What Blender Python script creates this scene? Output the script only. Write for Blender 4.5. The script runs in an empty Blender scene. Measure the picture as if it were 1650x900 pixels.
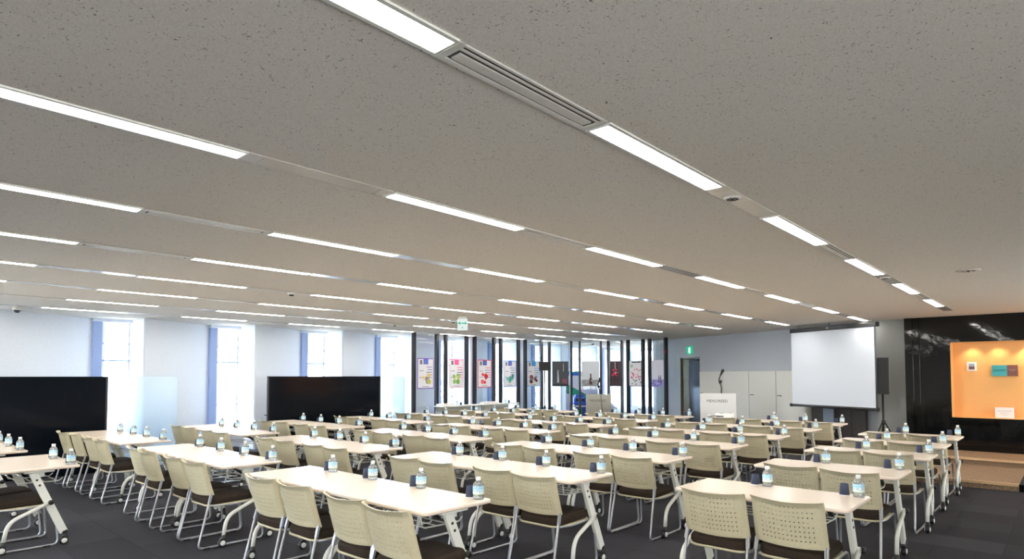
import bpy, bmesh, math, random
from mathutils import Vector
random.seed(7)
PI = math.pi
S = bpy.context.scene
COL = S.collection
EYE = 1.583          # camera height
TOP = 0.743          # table height
CEIL = 2.709         # ceiling height

# ------------------------------------------------------------------ camera
cd = bpy.data.cameras.new('camera')
cam = bpy.data.objects.new('camera', cd)
COL.objects.link(cam)
cam.location = (0, 0, EYE)
cam.rotation_mode = 'XYZ'
cam.rotation_euler = (PI/2 + 0.0422, 0.001, 0.735)
cd.sensor_fit = 'HORIZONTAL'
cd.sensor_width = 36.0
cd.lens = 36.0*997.4/1650
cd.shift_y = 113.4/1650
cd.clip_start = 0.05
cd.clip_end = 300
S.camera = cam

# ------------------------------------------------------------------ world, view, light levels
LAMP = 25.0           # ceiling strips
SKY = 6.8           # daylight beside and behind the viewer
SKY_WINDOWS = 75.0   # brighter daylight on the window side
RIGHT_FILL_WIN = [(-4.8, 1.2), (8.0, 13.5)]     # unseen openings added beside the viewer to brighten the ceiling
REAR_FILL_WIN = [(-14.0, -10.5), (.4, 3.8)]      # unseen openings added behind the viewer, also for fill daylight
S.view_settings.view_transform = 'Standard'
S.view_settings.look = 'None'
S.view_settings.gamma = 1.0
S.view_settings.use_curve_mapping = False
S.view_settings.exposure = 0.5
w = bpy.data.worlds.new('sky'); S.world = w; w.use_nodes = True
nt = w.node_tree; nt.nodes.clear()
bg = nt.nodes.new('ShaderNodeBackground'); wo = nt.nodes.new('ShaderNodeOutputWorld')
tc = nt.nodes.new('ShaderNodeTexCoord'); sx = nt.nodes.new('ShaderNodeSeparateXYZ'); rp = nt.nodes.new('ShaderNodeValToRGB')
nt.links.new(tc.outputs['Generated'], sx.inputs[0]); mr0 = nt.nodes.new('ShaderNodeMapRange'); mr0.inputs[1].default_value = -1; mr0.inputs[2].default_value = 1
nt.links.new(sx.outputs[0], mr0.inputs[0]); nt.links.new(mr0.outputs[0], rp.inputs[0])
rp.color_ramp.elements[0].position = 0.0; rp.color_ramp.elements[0].color = (0.68, 0.84, 1.0, 1)
rp.color_ramp.elements[1].position = 0.55; rp.color_ramp.elements[1].color = (1.0, .95, .87, 1)
nt.links.new(rp.outputs[0], bg.inputs[0]); mr1 = nt.nodes.new('ShaderNodeMapRange'); mr1.inputs[1].default_value = -.7; mr1.inputs[2].default_value = .1; mr1.inputs[3].default_value = SKY_WINDOWS; mr1.inputs[4].default_value = SKY
nt.links.new(sx.outputs[0], mr1.inputs[0]); nt.links.new(mr1.outputs[0], bg.inputs[1])
nt.links.new(bg.outputs[0], wo.inputs[0])
c = S.cycles
c.use_denoising = True
try: c.denoiser = 'OPENIMAGEDENOISE'
except Exception: pass
c.max_bounces = 10; c.diffuse_bounces = 5; c.glossy_bounces = 4; c.transmission_bounces = 8; c.transparent_max_bounces = 16
c.sample_clamp_indirect = 6.0
c.caustics_reflective = False; c.caustics_refractive = False
c.use_light_tree = True

# ------------------------------------------------------------------ materials
def lin(r, g, b):
    f = lambda v: (v/255/12.92) if v/255 <= .04045 else ((v/255+.055)/1.055)**2.4
    return (f(r), f(g), f(b), 1)
def mat(name, col, rough=.5, metal=0.0, spec=.5, **kw):
    m = bpy.data.materials.new(name); m.use_nodes = True
    b = m.node_tree.nodes['Principled BSDF']
    b.inputs['Base Color'].default_value = col
    b.inputs['Roughness'].default_value = rough
    b.inputs['Metallic'].default_value = metal
    b.inputs['Specular IOR Level'].default_value = spec
    for k, v in kw.items(): b.inputs[k.replace('_', ' ')].default_value = v
    return m
def N(m, t, **kw):
    n = m.node_tree.nodes.new(t)
    for k, v in kw.items():
        if k in n.inputs: n.inputs[k].default_value = v
        else: setattr(n, k, v)
    return n
def L(m, a, b): m.node_tree.links.new(a, b)
def ramp(m, src, stops):
    r = N(m, 'ShaderNodeValToRGB'); L(m, src, r.inputs[0])
    e = r.color_ramp.elements
    e[0].position, e[0].color = stops[0]; e[1].position, e[1].color = stops[1]
    for p, cc in stops[2:]:
        x = e.new(p); x.color = cc
    return r
def bsdf(m): return m.node_tree.nodes['Principled BSDF']
def noisy(m, scale, c0, c1, lo=.35, hi=.65, detail=4, stretch=None, bump=0, coord='Object'):
    t = N(m, 'ShaderNodeTexCoord'); mp = N(m, 'ShaderNodeMapping'); L(m, t.outputs[coord], mp.inputs[0])
    if stretch: mp.inputs['Scale'].default_value = stretch
    n = N(m, 'ShaderNodeTexNoise', Scale=scale, Detail=detail); L(m, mp.outputs[0], n.inputs[0])
    r = ramp(m, n.outputs[0], [(lo, c0), (hi, c1)])
    L(m, r.outputs[0], bsdf(m).inputs['Base Color'])
    if bump:
        bn = N(m, 'ShaderNodeBump', Strength=bump, Distance=.01); L(m, n.outputs[0], bn.inputs['Height']); L(m, bn.outputs[0], bsdf(m).inputs['Normal'])
    return m
M = {}
# mineral fibre ceiling with scattered short dark fissures
m = M['ceiling'] = mat('ceiling_mineral_fibre', lin(215, 208, 198), .95, spec=.1)
t = N(m, 'ShaderNodeTexCoord')
n0 = N(m, 'ShaderNodeTexNoise', Scale=22.0, Detail=3.0); L(m, t.outputs['Object'], n0.inputs[0])
mixv = N(m, 'ShaderNodeMixRGB', Fac=.12); L(m, t.outputs['Object'], mixv.inputs[1]); L(m, n0.outputs['Color'], mixv.inputs[2])
vo = N(m, 'ShaderNodeTexVoronoi', Scale=58.0); L(m, mixv.outputs[0], vo.inputs[0])
lt = N(m, 'ShaderNodeMath', operation='LESS_THAN'); lt.inputs[1].default_value = .19; L(m, vo.outputs['Distance'], lt.inputs[0])
sp = N(m, 'ShaderNodeSeparateColor'); L(m, vo.outputs['Color'], sp.inputs[0])
gt = N(m, 'ShaderNodeMath', operation='GREATER_THAN'); gt.inputs[1].default_value = .5; L(m, sp.outputs[0], gt.inputs[0])
mu = N(m, 'ShaderNodeMath', operation='MULTIPLY'); L(m, lt.outputs[0], mu.inputs[0]); L(m, gt.outputs[0], mu.inputs[1])
n1 = N(m, 'ShaderNodeTexNoise', Scale=160.0, Detail=2.0); L(m, t.outputs['Object'], n1.inputs[0])
r1 = ramp(m, n1.outputs[0], [(.3, lin(222, 217, 208)), (.6, lin(238, 233, 225))])
mx = N(m, 'ShaderNodeMixRGB'); L(m, mu.outputs[0], mx.inputs[0]); L(m, r1.outputs[0], mx.inputs[1]); mx.inputs[2].default_value = lin(122, 117, 107)
L(m, mx.outputs[0], bsdf(m).inputs['Base Color'])
# carpet tiles
m = M['carpet'] = mat('carpet_tiles', lin(50, 49, 52), .95, spec=.15)
t = N(m, 'ShaderNodeTexCoord')
br = N(m, 'ShaderNodeTexBrick', Scale=1.0); br.offset = .5; br.squash = 1.0
br.inputs['Color1'].default_value = lin(47, 47, 53); br.inputs['Color2'].default_value = lin(60, 60, 66); br.inputs['Mortar'].default_value = lin(40, 40, 46)
br.inputs['Mortar Size'].default_value = .004; br.inputs['Brick Width'].default_value = 1.0; br.inputs['Row Height'].default_value = .5
L(m, t.outputs['Object'], br.inputs[0])
n1 = N(m, 'ShaderNodeTexNoise', Scale=140.0, Detail=3.0); L(m, t.outputs['Object'], n1.inputs[0])
r1 = ramp(m, n1.outputs[0], [(.3, (.55, .55, .55, 1)), (.7, (1.35, 1.35, 1.35, 1))])
mx = N(m, 'ShaderNodeMixRGB', Fac=1.0, blend_type='MULTIPLY'); L(m, br.outputs[0], mx.inputs[1]); L(m, r1.outputs[0], mx.inputs[2])
L(m, mx.outputs[0], bsdf(m).inputs['Base Color'])
bn = N(m, 'ShaderNodeBump', Strength=.4, Distance=.004); L(m, n1.outputs[0], bn.inputs['Height']); L(m, bn.outputs[0], bsdf(m).inputs['Normal'])
M['brown_carpet'] = noisy(mat('brown_carpet', lin(136, 114, 94), .95, spec=.1), 90, lin(112, 93, 75), lin(172, 146, 122), .35, .65, 3, bump=.4)
M['white_wall'] = noisy(mat('white_wall_paint', lin(232, 239, 250), .8, spec=.2), 40, lin(229, 237, 248), lin(235, 242, 252))
M['grey_wall'] = noisy(mat('grey_wall_paint', lin(184, 189, 196), .75, spec=.25), 60, lin(181, 186, 194), lin(188, 192, 199))
M['room_wall'] = noisy(mat('plain_wall_paint', lin(200, 196, 190), .8, spec=.2), 30, lin(196, 192, 186), lin(206, 202, 196))
m = M['black_gloss'] = mat('black_lacquered_glass', (.004, .0045, .005, 1), .06, spec=.38)
t = N(m, 'ShaderNodeTexCoord'); n1 = N(m, 'ShaderNodeTexNoise', Scale=7.0, Detail=2.0); L(m, t.outputs['Object'], n1.inputs[0])
bn = N(m, 'ShaderNodeBump', Strength=.05, Distance=.02); L(m, n1.outputs[0], bn.inputs['Height']); L(m, bn.outputs[0], bsdf(m).inputs['Normal'])
M['black_board'] = noisy(mat('black_board_glass', (.007, .008, .01, 1), .10, spec=.15), 30, (.003, .0045, .008, 1), (.004, .006, .010, 1))
M['orange'] = noisy(mat('orange_plaster', lin(231, 178, 116), .8, spec=.2), 30, lin(230, 177, 115), lin(232, 180, 118))
M['wood_top'] = noisy(mat('pale_beech_laminate', lin(246, 230, 211), .2, spec=.75), 10, lin(243, 226, 206), lin(249, 234, 216), .3, .7, 6, (1.2, 9, 9))
M['wood_edge'] = noisy(mat('pale_edge_band', lin(238, 221, 205), .4), 20, lin(235, 217, 201), lin(241, 225, 210))
M['nosing'] = noisy(mat('wood_nosing', lin(206, 172, 130), .5), 12, lin(196, 160, 118), lin(216, 184, 144), .3, .7, 5, (.5, 10, 10))
M['cream'] = noisy(mat('cream_plastic', lin(198, 189, 159), .42), 60, lin(195, 186, 155), lin(202, 193, 164))
M['fabric'] = noisy(mat('dark_brown_seat_fabric', lin(52, 44, 38), .95, spec=.1), 220, lin(42, 35, 30), lin(62, 53, 46), bump=.3)
M['chrome'] = noisy(mat('satin_grey_steel', lin(176, 178, 184), .35, .7), 90, lin(168, 170, 177), lin(184, 186, 192))
M['white_metal'] = noisy(mat('off_white_powder_coat', lin(228, 229, 222), .4), 80, lin(225, 226, 219), lin(232, 233, 227))
M['black_plastic'] = noisy(mat('black_plastic', (.012, .012, .013, 1), .45), 80, (.010, .010, .011, 1), (.016, .016, .018, 1))
M['wheel_cap'] = noisy(mat('pale_grey_wheel_cap', lin(225, 226, 226), .4), 80, lin(222, 223, 223), lin(229, 230, 230))
M['dark_steel'] = noisy(mat('dark_steel_post', lin(44, 46, 52), .4, .3), 60, lin(40, 42, 48), lin(50, 52, 58))
M['cup'] = noisy(mat('navy_paper_cup', lin(48, 58, 84), .6), 60, lin(45, 55, 80), lin(53, 63, 90))
M['white'] = noisy(mat('white_plastic', lin(240, 241, 242), .4), 80, lin(238, 239, 240), lin(243, 244, 245))
M['blue_frame'] = noisy(mat('blue_grey_window_metal', lin(150, 170, 212), .5), 60, lin(146, 166, 208), lin(156, 176, 217))
M['gloss_panel'] = noisy(mat('glossy_white_metal', lin(216, 214, 210), .16, .2, spec=1.0), 30, lin(213, 211, 207), lin(219, 217, 213))
M['vent'] = noisy(mat('pale_vent_metal', lin(222, 220, 213), .45), 60, lin(219, 217, 210), lin(226, 224, 218))
M['cabinet'] = noisy(mat('pale_grey_cabinet', lin(212, 212, 207), .5), 40, lin(209, 209, 204), lin(216, 216, 211))
M['lectern'] = noisy(mat('pale_grey_lectern', lin(222, 223, 222), .4), 40, lin(219, 220, 219), lin(226, 227, 226))
M['steel_panel'] = noisy(mat('brushed_grey_steel', lin(150, 148, 138), .38, .5), 40, lin(142, 140, 130), lin(158, 156, 147), .3, .7, 4, (1, 1, 30))
M['door_metal'] = noisy(mat('mirror_grey_door_metal', lin(120, 126, 136), .18, .8), 30, lin(114, 120, 130), lin(127, 133, 143))
M['door_frame'] = noisy(mat('olive_door_reveal', lin(104, 102, 84), .45, .3), 30, lin(98, 96, 78), lin(110, 108, 90))
M['screen'] = noisy(mat('white_screen_fabric', lin(214, 220, 229), .9, spec=.1), 200, lin(212, 218, 227), lin(217, 223, 232))
M['ink'] = noisy(mat('dark_grey_ink', lin(70, 70, 72), .6), 80, lin(66, 66, 68), lin(75, 75, 77))
M['paper'] = noisy(mat('white_paper', lin(238, 238, 238), .8), 80, lin(236, 236, 236), lin(241, 241, 241))
def flat(name, r, g, b, rough=.55):
    k = 'c_'+name
    if k not in M:
        M[k] = noisy(mat(name, lin(r, g, b), rough), 50, lin(r*.97, g*.97, b*.97), lin(min(255, r*1.03), min(255, g*1.03), min(255, b*1.03)))
    return M[k]
def emit(name, col, s, scale=30):
    m = bpy.data.materials.new(name); m.use_nodes = True; m.node_tree.nodes.clear()
    e = N(m, 'ShaderNodeEmission'); o = N(m, 'ShaderNodeOutputMaterial'); e.inputs[0].default_value = col; e.inputs[1].default_value = s
    L(m, e.outputs[0], o.inputs[0]); return m
M['tube'] = emit('lit_strip_diffuser', (1.0, .955, .885, 1), LAMP)
M['exit_green'] = emit('lit_exit_green', lin(20, 190, 140), .75)
M['exit_white'] = emit('lit_exit_white', (.9, 1, .96, 1), .62)
def pane_mat(name, gl=.08, tint=(.96, .985, 1, 1)):
    m = bpy.data.materials.new(name); m.use_nodes = True; m.node_tree.nodes.clear()
    o = N(m, 'ShaderNodeOutputMaterial'); a = N(m, 'ShaderNodeBsdfTransparent'); a.inputs[0].default_value = tint
    g = N(m, 'ShaderNodeBsdfGlossy'); g.inputs['Roughness'].default_value = .02
    x = N(m, 'ShaderNodeMixShader'); x.inputs[0].default_value = gl
    L(m, a.outputs[0], x.inputs[1]); L(m, g.outputs[0], x.inputs[2]); L(m, x.outputs[0], o.inputs[0]); return m
M['pane'] = pane_mat('clear_pane')
M['pane2'] = pane_mat('clear_screen_glass', .06, (.94, .97, .98, 1))
m = M['frost'] = bpy.data.materials.new('frosted_glass'); m.use_nodes = True; m.node_tree.nodes.clear()
o = N(m, 'ShaderNodeOutputMaterial'); a = N(m, 'ShaderNodeBsdfRefraction'); a.inputs[0].default_value = (.90, .96, 1, 1); a.inputs['Roughness'].default_value = .38; a.inputs['IOR'].default_value = 1.08
g = N(m, 'ShaderNodeBsdfGlossy'); g.inputs['Roughness'].default_value = .25; d = N(m, 'ShaderNodeBsdfTranslucent'); d.inputs[0].default_value = (.8, .9, .98, 1)
x1 = N(m, 'ShaderNodeMixShader'); x1.inputs[0].default_value = .35; L(m, a.outputs[0], x1.inputs[1]); L(m, d.outputs[0], x1.inputs[2])
x2 = N(m, 'ShaderNodeMixShader'); x2.inputs[0].default_value = .1; L(m, x1.outputs[0], x2.inputs[1]); L(m, g.outputs[0], x2.inputs[2]); L(m, x2.outputs[0], o.inputs[0])
# water bottle plastic
m = M['bottle'] = bpy.data.materials.new('clear_water_bottle'); m.use_nodes = True; m.node_tree.nodes.clear()
o = N(m, 'ShaderNodeOutputMaterial'); a = N(m, 'ShaderNodeBsdfRefraction'); a.inputs[0].default_value = (.93, .97, 1, 1); a.inputs['Roughness'].default_value = .05; a.inputs['IOR'].default_value = 1.12
g = N(m, 'ShaderNodeBsdfGlossy'); g.inputs['Roughness'].default_value = .08; d = N(m, 'ShaderNodeBsdfDiffuse'); d.inputs[0].default_value = (.85, .92, .97, 1)
x1 = N(m, 'ShaderNodeMixShader'); x1.inputs[0].default_value = .22; L(m, a.outputs[0], x1.inputs[1]); L(m, d.outputs[0], x1.inputs[2])
x2 = N(m, 'ShaderNodeMixShader'); x2.inputs[0].default_value = .14; L(m, x1.outputs[0], x2.inputs[1]); L(m, g.outputs[0], x2.inputs[2]); L(m, x2.outputs[0], o.inputs[0])
# bottle wrap: pale blue top, white foot, a dark scribble and a green streak
m = M['wrap'] = mat('pale_blue_bottle_wrap', lin(150, 200, 226), .4)
t = N(m, 'ShaderNodeTexCoord'); sx = N(m, 'ShaderNodeSeparateXYZ'); L(m, t.outputs['Object'], sx.inputs[0])
mr = N(m, 'ShaderNodeMapRange'); mr.inputs[1].default_value = .03; mr.inputs[2].default_value = .088; L(m, sx.outputs[2], mr.inputs[0])
r = ramp(m, mr.outputs[0], [(0, lin(236, 243, 244)), (1, lin(176, 216, 236)), (.12, lin(188, 214, 170)), (.2, lin(230, 241, 245)), (.62, lin(205, 230, 242)), (.72, lin(150, 204, 230))])
nz = N(m, 'ShaderNodeTexNoise', Scale=150.0, Detail=1.0); L(m, t.outputs['Object'], nz.inputs[0])
g1 = N(m, 'ShaderNodeMath', operation='GREATER_THAN'); g1.inputs[1].default_value = .60; L(m, nz.outputs[0], g1.inputs[0])
c1 = N(m, 'ShaderNodeMath', operation='COMPARE'); c1.inputs[1].default_value = .45; c1.inputs[2].default_value = .14; L(m, mr.outputs[0], c1.inputs[0])
mm = N(m, 'ShaderNodeMath', operation='MULTIPLY'); L(m, g1.outputs[0], mm.inputs[0]); L(m, c1.outputs[0], mm.inputs[1])
mx = N(m, 'ShaderNodeMixRGB'); L(m, mm.outputs[0], mx.inputs[0]); L(m, r.outputs[0], mx.inputs[1]); mx.inputs[2].default_value = lin(110, 140, 158)
L(m, mx.outputs[0], bsdf(m).inputs['Base Color'])

# ------------------------------------------------------------------ mesh builder
class MB:
    def __init__(s): s.v = []; s.f = []; s.mi = []; s.sm = []
    def add(s, v, f, mi=0, sm=False):
        o = len(s.v); s.v += [tuple(p) for p in v]
        for q in f: s.f.append([i+o for i in q]); s.mi.append(mi); s.sm.append(sm)
        return s
    def box(s, x0, x1, y0, y1, z0, z1, mi=0):
        v = [(x0,y0,z0),(x1,y0,z0),(x1,y1,z0),(x0,y1,z0),(x0,y0,z1),(x1,y0,z1),(x1,y1,z1),(x0,y1,z1)]
        return s.add(v, [(0,3,2,1),(4,5,6,7),(0,1,5,4),(1,2,6,5),(2,3,7,6),(3,0,4,7)], mi)
    def beam(s, a, b, wx, wy, up=(1,0,0), mi=0):
        """rectangular bar from a to b: wx along `up`, wy across"""
        a = Vector(a); b = Vector(b); d = (b-a).normalized(); u = Vector(up); u = (u-d*u.dot(d)).normalized(); k = d.cross(u)
        v = []
        for p in (a, b):
            for i, j in ((-1,-1),(1,-1),(1,1),(-1,1)): v.append(p+u*i*wx/2+k*j*wy/2)
        return s.add(v, [(0,3,2,1),(4,5,6,7),(0,1,5,4),(1,2,6,5),(2,3,7,6),(3,0,4,7)], mi)
    def prism(s, poly, z0, z1, mi=0, mi_side=None, sm=False):
        n = len(poly); v = [(x,y,z0) for x,y in poly]+[(x,y,z1) for x,y in poly]
        s.add(v, [list(range(n))[::-1], list(range(n,2*n))], mi)
        o = len(s.v)-2*n
        for i in range(n):
            j = (i+1)%n; s.f.append([o+i,o+j,o+n+j,o+n+i]); s.mi.append(mi if mi_side is None else mi_side); s.sm.append(sm)
        return s
    def tube(s, pts, r, seg=8, mi=0, cap=True):
        pts = [Vector(p) for p in pts]; n = len(pts); v = []; f = []
        d0 = (pts[1]-pts[0]).normalized(); u = d0.orthogonal().normalized()
        for i, p in enumerate(pts):
            if i == 0: d = d0
            elif i == n-1: d = (pts[-1]-pts[-2]).normalized()
            else: d = ((pts[i]-pts[i-1]).normalized()+(pts[i+1]-pts[i]).normalized()).normalized()
            u = (u-d*u.dot(d)).normalized(); k = d.cross(u)
            for q in range(seg):
                a = 2*PI*q/seg; v.append(p+(u*math.cos(a)+k*math.sin(a))*r)
        for i in range(n-1):
            for q in range(seg):
                f.append((i*seg+q, i*seg+(q+1)%seg, (i+1)*seg+(q+1)%seg, (i+1)*seg+q))
        s.add(v, f, mi, True)
        if cap:
            o = len(s.v)-n*seg
            s.f.append([o+q for q in range(seg)][::-1]); s.f.append([o+(n-1)*seg+q for q in range(seg)]); s.mi += [mi, mi]; s.sm += [False, False]
        return s
    def lathe(s, prof, seg=16, mi=0, sq=0.0, c=(0,0,0), axis='z', sm=True):
        """prof [(r,z)]; sq>0 squares the section off"""
        v = []; f = []; n = len(prof)
        for r, z in prof:
            for q in range(seg):
                a = 2*PI*(q+.5)/seg; ca, sa = math.cos(a), math.sin(a)
                k = 1.0/((abs(ca)**(2+sq*6)+abs(sa)**(2+sq*6))**(1/(2+sq*6))) if sq else 1.0
                p = (r*k*ca, r*k*sa, z)
                if axis == 'x': p = (p[2], p[0], p[1])
                if axis == 'y': p = (p[0], p[2], p[1])
                v.append((p[0]+c[0], p[1]+c[1], p[2]+c[2]))
        for i in range(n-1):
            for q in range(seg): f.append((i*seg+q, i*seg+(q+1)%seg, (i+1)*seg+(q+1)%seg, (i+1)*seg+q))
        s.add(v, f, mi, sm); o = len(s.v)-n*seg
        for i, rev in ((0, True), (n-1, False)):
            if prof[i][0] > 1e-6:
                q = [o+i*seg+j for j in range(seg)]; s.f.append(q[::-1] if rev else q); s.mi.append(mi); s.sm.append(False)
        return s
    def mesh(s, name, mats):
        me = bpy.data.meshes.new(name); me.from_pydata(s.v, [], s.f)
        for m in (mats if isinstance(mats, (list, tuple)) else [mats]): me.materials.append(m)
        me.polygons.foreach_set('material_index', s.mi); me.polygons.foreach_set('use_smooth', s.sm)
        bm = bmesh.new(); bm.from_mesh(me); bmesh.ops.recalc_face_normals(bm, faces=bm.faces); bm.to_mesh(me); bm.free()
        me.update(); return me
    def build(s, name, mats, parent=None, bevel=0, loc=None, rz=0):
        o = bpy.data.objects.new(name, s.mesh(name, mats)); COL.objects.link(o)
        if parent: o.parent = parent
        if loc: o.location = loc
        if rz: o.rotation_euler.z = rz
        if bevel:
            b = o.modifiers.new('round', 'BEVEL'); b.width = bevel; b.segments = 2; b.limit_method = 'ANGLE'; b.angle_limit = .6
        return o
def tag(o, label=None, cat=None, group=None, kind=None):
    if label: o['label'] = label
    if cat: o['category'] = cat
    if group: o['group'] = group
    if kind: o['kind'] = kind
    return o
def empty(name, label, cat, loc=(0,0,0), rz=0, group=None):
    o = bpy.data.objects.new(name, None); COL.objects.link(o); o.location = loc; o.rotation_euler.z = rz; o.empty_display_size = .1
    return tag(o, label, cat, group)
def struct(o, label, cat): return tag(o, label, cat, kind='structure')
KIDS = {}
def kids(o):
    return [x for x in KIDS.get(o.name, [])]
def register(root):
    """remember the parts of a finished source thing so that it can be copied"""
    for o in bpy.data.objects:
        if o.parent: 
            l = KIDS.setdefault(o.parent.name, [])
            if o not in l: l.append(o)
def dup(root, loc, rz=0, label=None, group=None, skip=()):
    def rec(o, parent):
        c = o.copy(); COL.objects.link(c); c.parent = parent
        for k in kids(o): rec(k, c)
        return c
    c = root.copy(); COL.objects.link(c); c.location = loc; c.rotation_euler.z = rz
    if label: c['label'] = label
    if group: c['group'] = group
    for k in kids(root): rec(k, c)
    return c
def fillet(pts, rad, n=5):
    pts = [Vector(p) for p in pts]; out = [pts[0]]
    for i in range(1, len(pts)-1):
        a, b, c = pts[i-1], pts[i], pts[i+1]
        d1 = (a-b); d2 = (c-b); r = min(rad, d1.length*.49, d2.length*.49)
        p = b+d1.normalized()*r; q = b+d2.normalized()*r
        for k in range(n+1):
            t = k/n; out.append(p*(1-t)**2+b*2*t*(1-t)+q*t*t)
    out.append(pts[-1]); return out
def rrect(x0, x1, y0, y1, r, n=5):
    out = []
    for cx, cy, a0 in ((x1-r,y1-r,0),(x0+r,y1-r,90),(x0+r,y0+r,180),(x1-r,y0+r,270)):
        for k in range(n+1):
            a = math.radians(a0+90*k/n); out.append((cx+r*math.cos(a), cy+r*math.sin(a)))
    return out
def text(name, body, size, parent, loc, m, rot=(PI/2,0,0), ext=.0008, align='CENTER', shear=0.0):
    cu = bpy.data.curves.new(name, 'FONT'); cu.body = body; cu.size = size; cu.align_x = align; cu.align_y = 'CENTER'; cu.extrude = ext; cu.resolution_u = 3; cu.shear = shear
    cu.materials.append(m); o = bpy.data.objects.new(name, cu); COL.objects.link(o)
    if parent: o.parent = parent
    bpy.context.view_layer.update()
    me = bpy.data.meshes.new_from_object(o.evaluated_get(bpy.context.evaluated_depsgraph_get())); bpy.data.objects.remove(o)
    o = bpy.data.objects.new(name, me); COL.objects.link(o)
    if parent: o.parent = parent
    o.location = loc; o.rotation_euler = rot; return o

# ------------------------------------------------------------------ the setting
XR, YB, YF = 4.0, -5.0, 22.5
WX = -14.1                               # outer face of the window wall
b = MB(); b.box(-15.5, XR, YB, YF, -.1, 0)
struct(b.build('floor', M['carpet']), 'dark grey carpet tile floor', 'floor')
b = MB(); b.box(-15.5, XR+.2, YB-.2, YF+.2, CEIL, CEIL+.15)
struct(b.build('ceiling', M['ceiling']), 'speckled pale fibre board ceiling', 'ceiling')
def fill_glazed(name, label, along_x, fixed, a0, a1, openings):
    """a wall with unseen window openings added to let fill daylight in"""
    b = MB(); wins = []
    def put_(p, q, z0, z1):
        if along_x: b.box(p, q, fixed-.2, fixed, z0, z1)
        else: b.box(fixed, fixed+.2, p, q, z0, z1)
    cur = a0
    for o0, o1 in openings:
        if o0 > cur: put_(cur, o0, 0, CEIL)
        put_(o0, o1, 0, .15); put_(o0, o1, CEIL-.05, CEIL); cur = o1
    if cur < a1: put_(cur, a1, 0, CEIL)
    struct(b.build(name, M['room_wall']), label, 'wall')
    for o0, o1 in openings:
        n = max(1, round((o1-o0)/1.5)); b = MB(); g = MB(); f = (fixed-.12) if along_x else (fixed+.12)
        for k in range(n+1):
            p = o0+(o1-o0)*k/n
            if along_x: b.box(p-.03, p+.03, f-.04, f+.04, .15, CEIL-.05)
            else: b.box(f-.04, f+.04, p-.03, p+.03, .15, CEIL-.05)
        if along_x: b.box(o0, o1, f-.03, f+.03, .15, .20); g.box(o0, o1, f-.005, f+.005, .2, CEIL-.05)
        else: b.box(f-.03, f+.03, o0, o1, .15, .20); g.box(f-.005, f+.005, o0, o1, .2, CEIL-.05)
        WIN[0] += 1
        wn = struct(b.build('window_%d' % WIN[0], M['blue_frame']), 'added glazing outside the view for fill daylight', 'window'); g.build('pane', M['pane'], wn)  # unseen panes added for fill daylight on the ceiling
WIN = [40]
fill_glazed('wall_right', 'plain wall with added unseen glazing beyond the steps', False, XR, YB, 14.25, RIGHT_FILL_WIN)
fill_glazed('wall_rear', 'plain wall with added unseen glazing behind the viewer', True, YB, -15.5, XR, REAR_FILL_WIN)
b = MB(); b.box(-15.5, -13.7, YF, YF+.2, 0, CEIL); b.box(-10.9, -7.0, YF, YF+.2, 0, CEIL); b.box(-13.7, -10.9, YF, YF+.2, 0, .3); b.box(-13.7, -10.9, YF, YF+.2, CEIL-.1, CEIL)
struct(b.build('wall_far', M['white_wall']), 'white end wall beyond the glass screens', 'wall')
b = MB()
for x in (-13.7, -12.8, -11.85, -10.95): b.box(x, x+.06, YF+.05, YF+.12, .3, CEIL-.1)
for z in (.3, 1.15, 1.95): b.box(-13.7, -10.9, YF+.06, YF+.11, z, z+.04)
wf = struct(b.build('window_60', M['blue_frame']), 'wide gridded window in the end wall beyond the glass screens', 'window')
b = MB(); b.box(-13.7, -10.9, YF+.08, YF+.09, .3, CEIL-.1); b.build('pane', M['pane'], wf)
# slanted white panels between the tall windows: one zigzag wall
PER = 2.19; W0 = 3.48; NB0, NB1 = -4, 9
b = MB()
for i in range(NB0, NB1+1):
    y0 = W0+PER*i                         # this window's first frame edge
    pa = (-13.25, y0-PER+.62); pb = (-14.06, y0-.06)
    b.prism([pa, pb, (-14.3, y0-.06), (-14.3, pa[1])], 0, CEIL)
    b.box(-14.3, WX, y0-.06, y0+.62, 0, .42)         # under the window
    b.box(-14.3, -13.95, y0-.06, y0+.62, CEIL-.06, CEIL)
    b.box(-14.3, -13.27, y0+.60, y0+.625, 0, CEIL)   # reveal
struct(b.build('wall_left', M['white_wall']), 'white zigzag wall of slanted panels between tall windows', 'wall')
for i in range(NB0, NB1+1):
    y0 = W0+PER*i
    b = MB()
    b.box(-14.14, -14.0, y0-.05, y0+.10, .42, CEIL-.06, 0)
    b.box(-14.14, -14.08, y0+.10, y0+.16, .42, CEIL-.06, 1)
    b.box(-14.14, -14.08, y0+.57, y0+.60, .42, CEIL-.06, 1)
    b.box(-14.14, -14.02, y0+.10, y0+.60, .42, .50, 1)
    wn = b.build('window_%d' % (i-NB0+1), [M['blue_frame'], M['white_metal']])
    struct(wn, 'tall narrow window with a blue grey frame', 'window')
    b = MB(); b.box(-14.12, -14.10, y0+.16, y0+.57, .50, CEIL-.06); pn = b.build('pane', M['pane'], wn)
    b = MB()
    for z in (.95, 1.88, 2.22): b.box(-14.097, -14.06, y0+.10, y0+.60, z, z+.022 if z != 1.88 else z+.036)
    b.build('rail', M['blue_frame'], wn)
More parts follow.
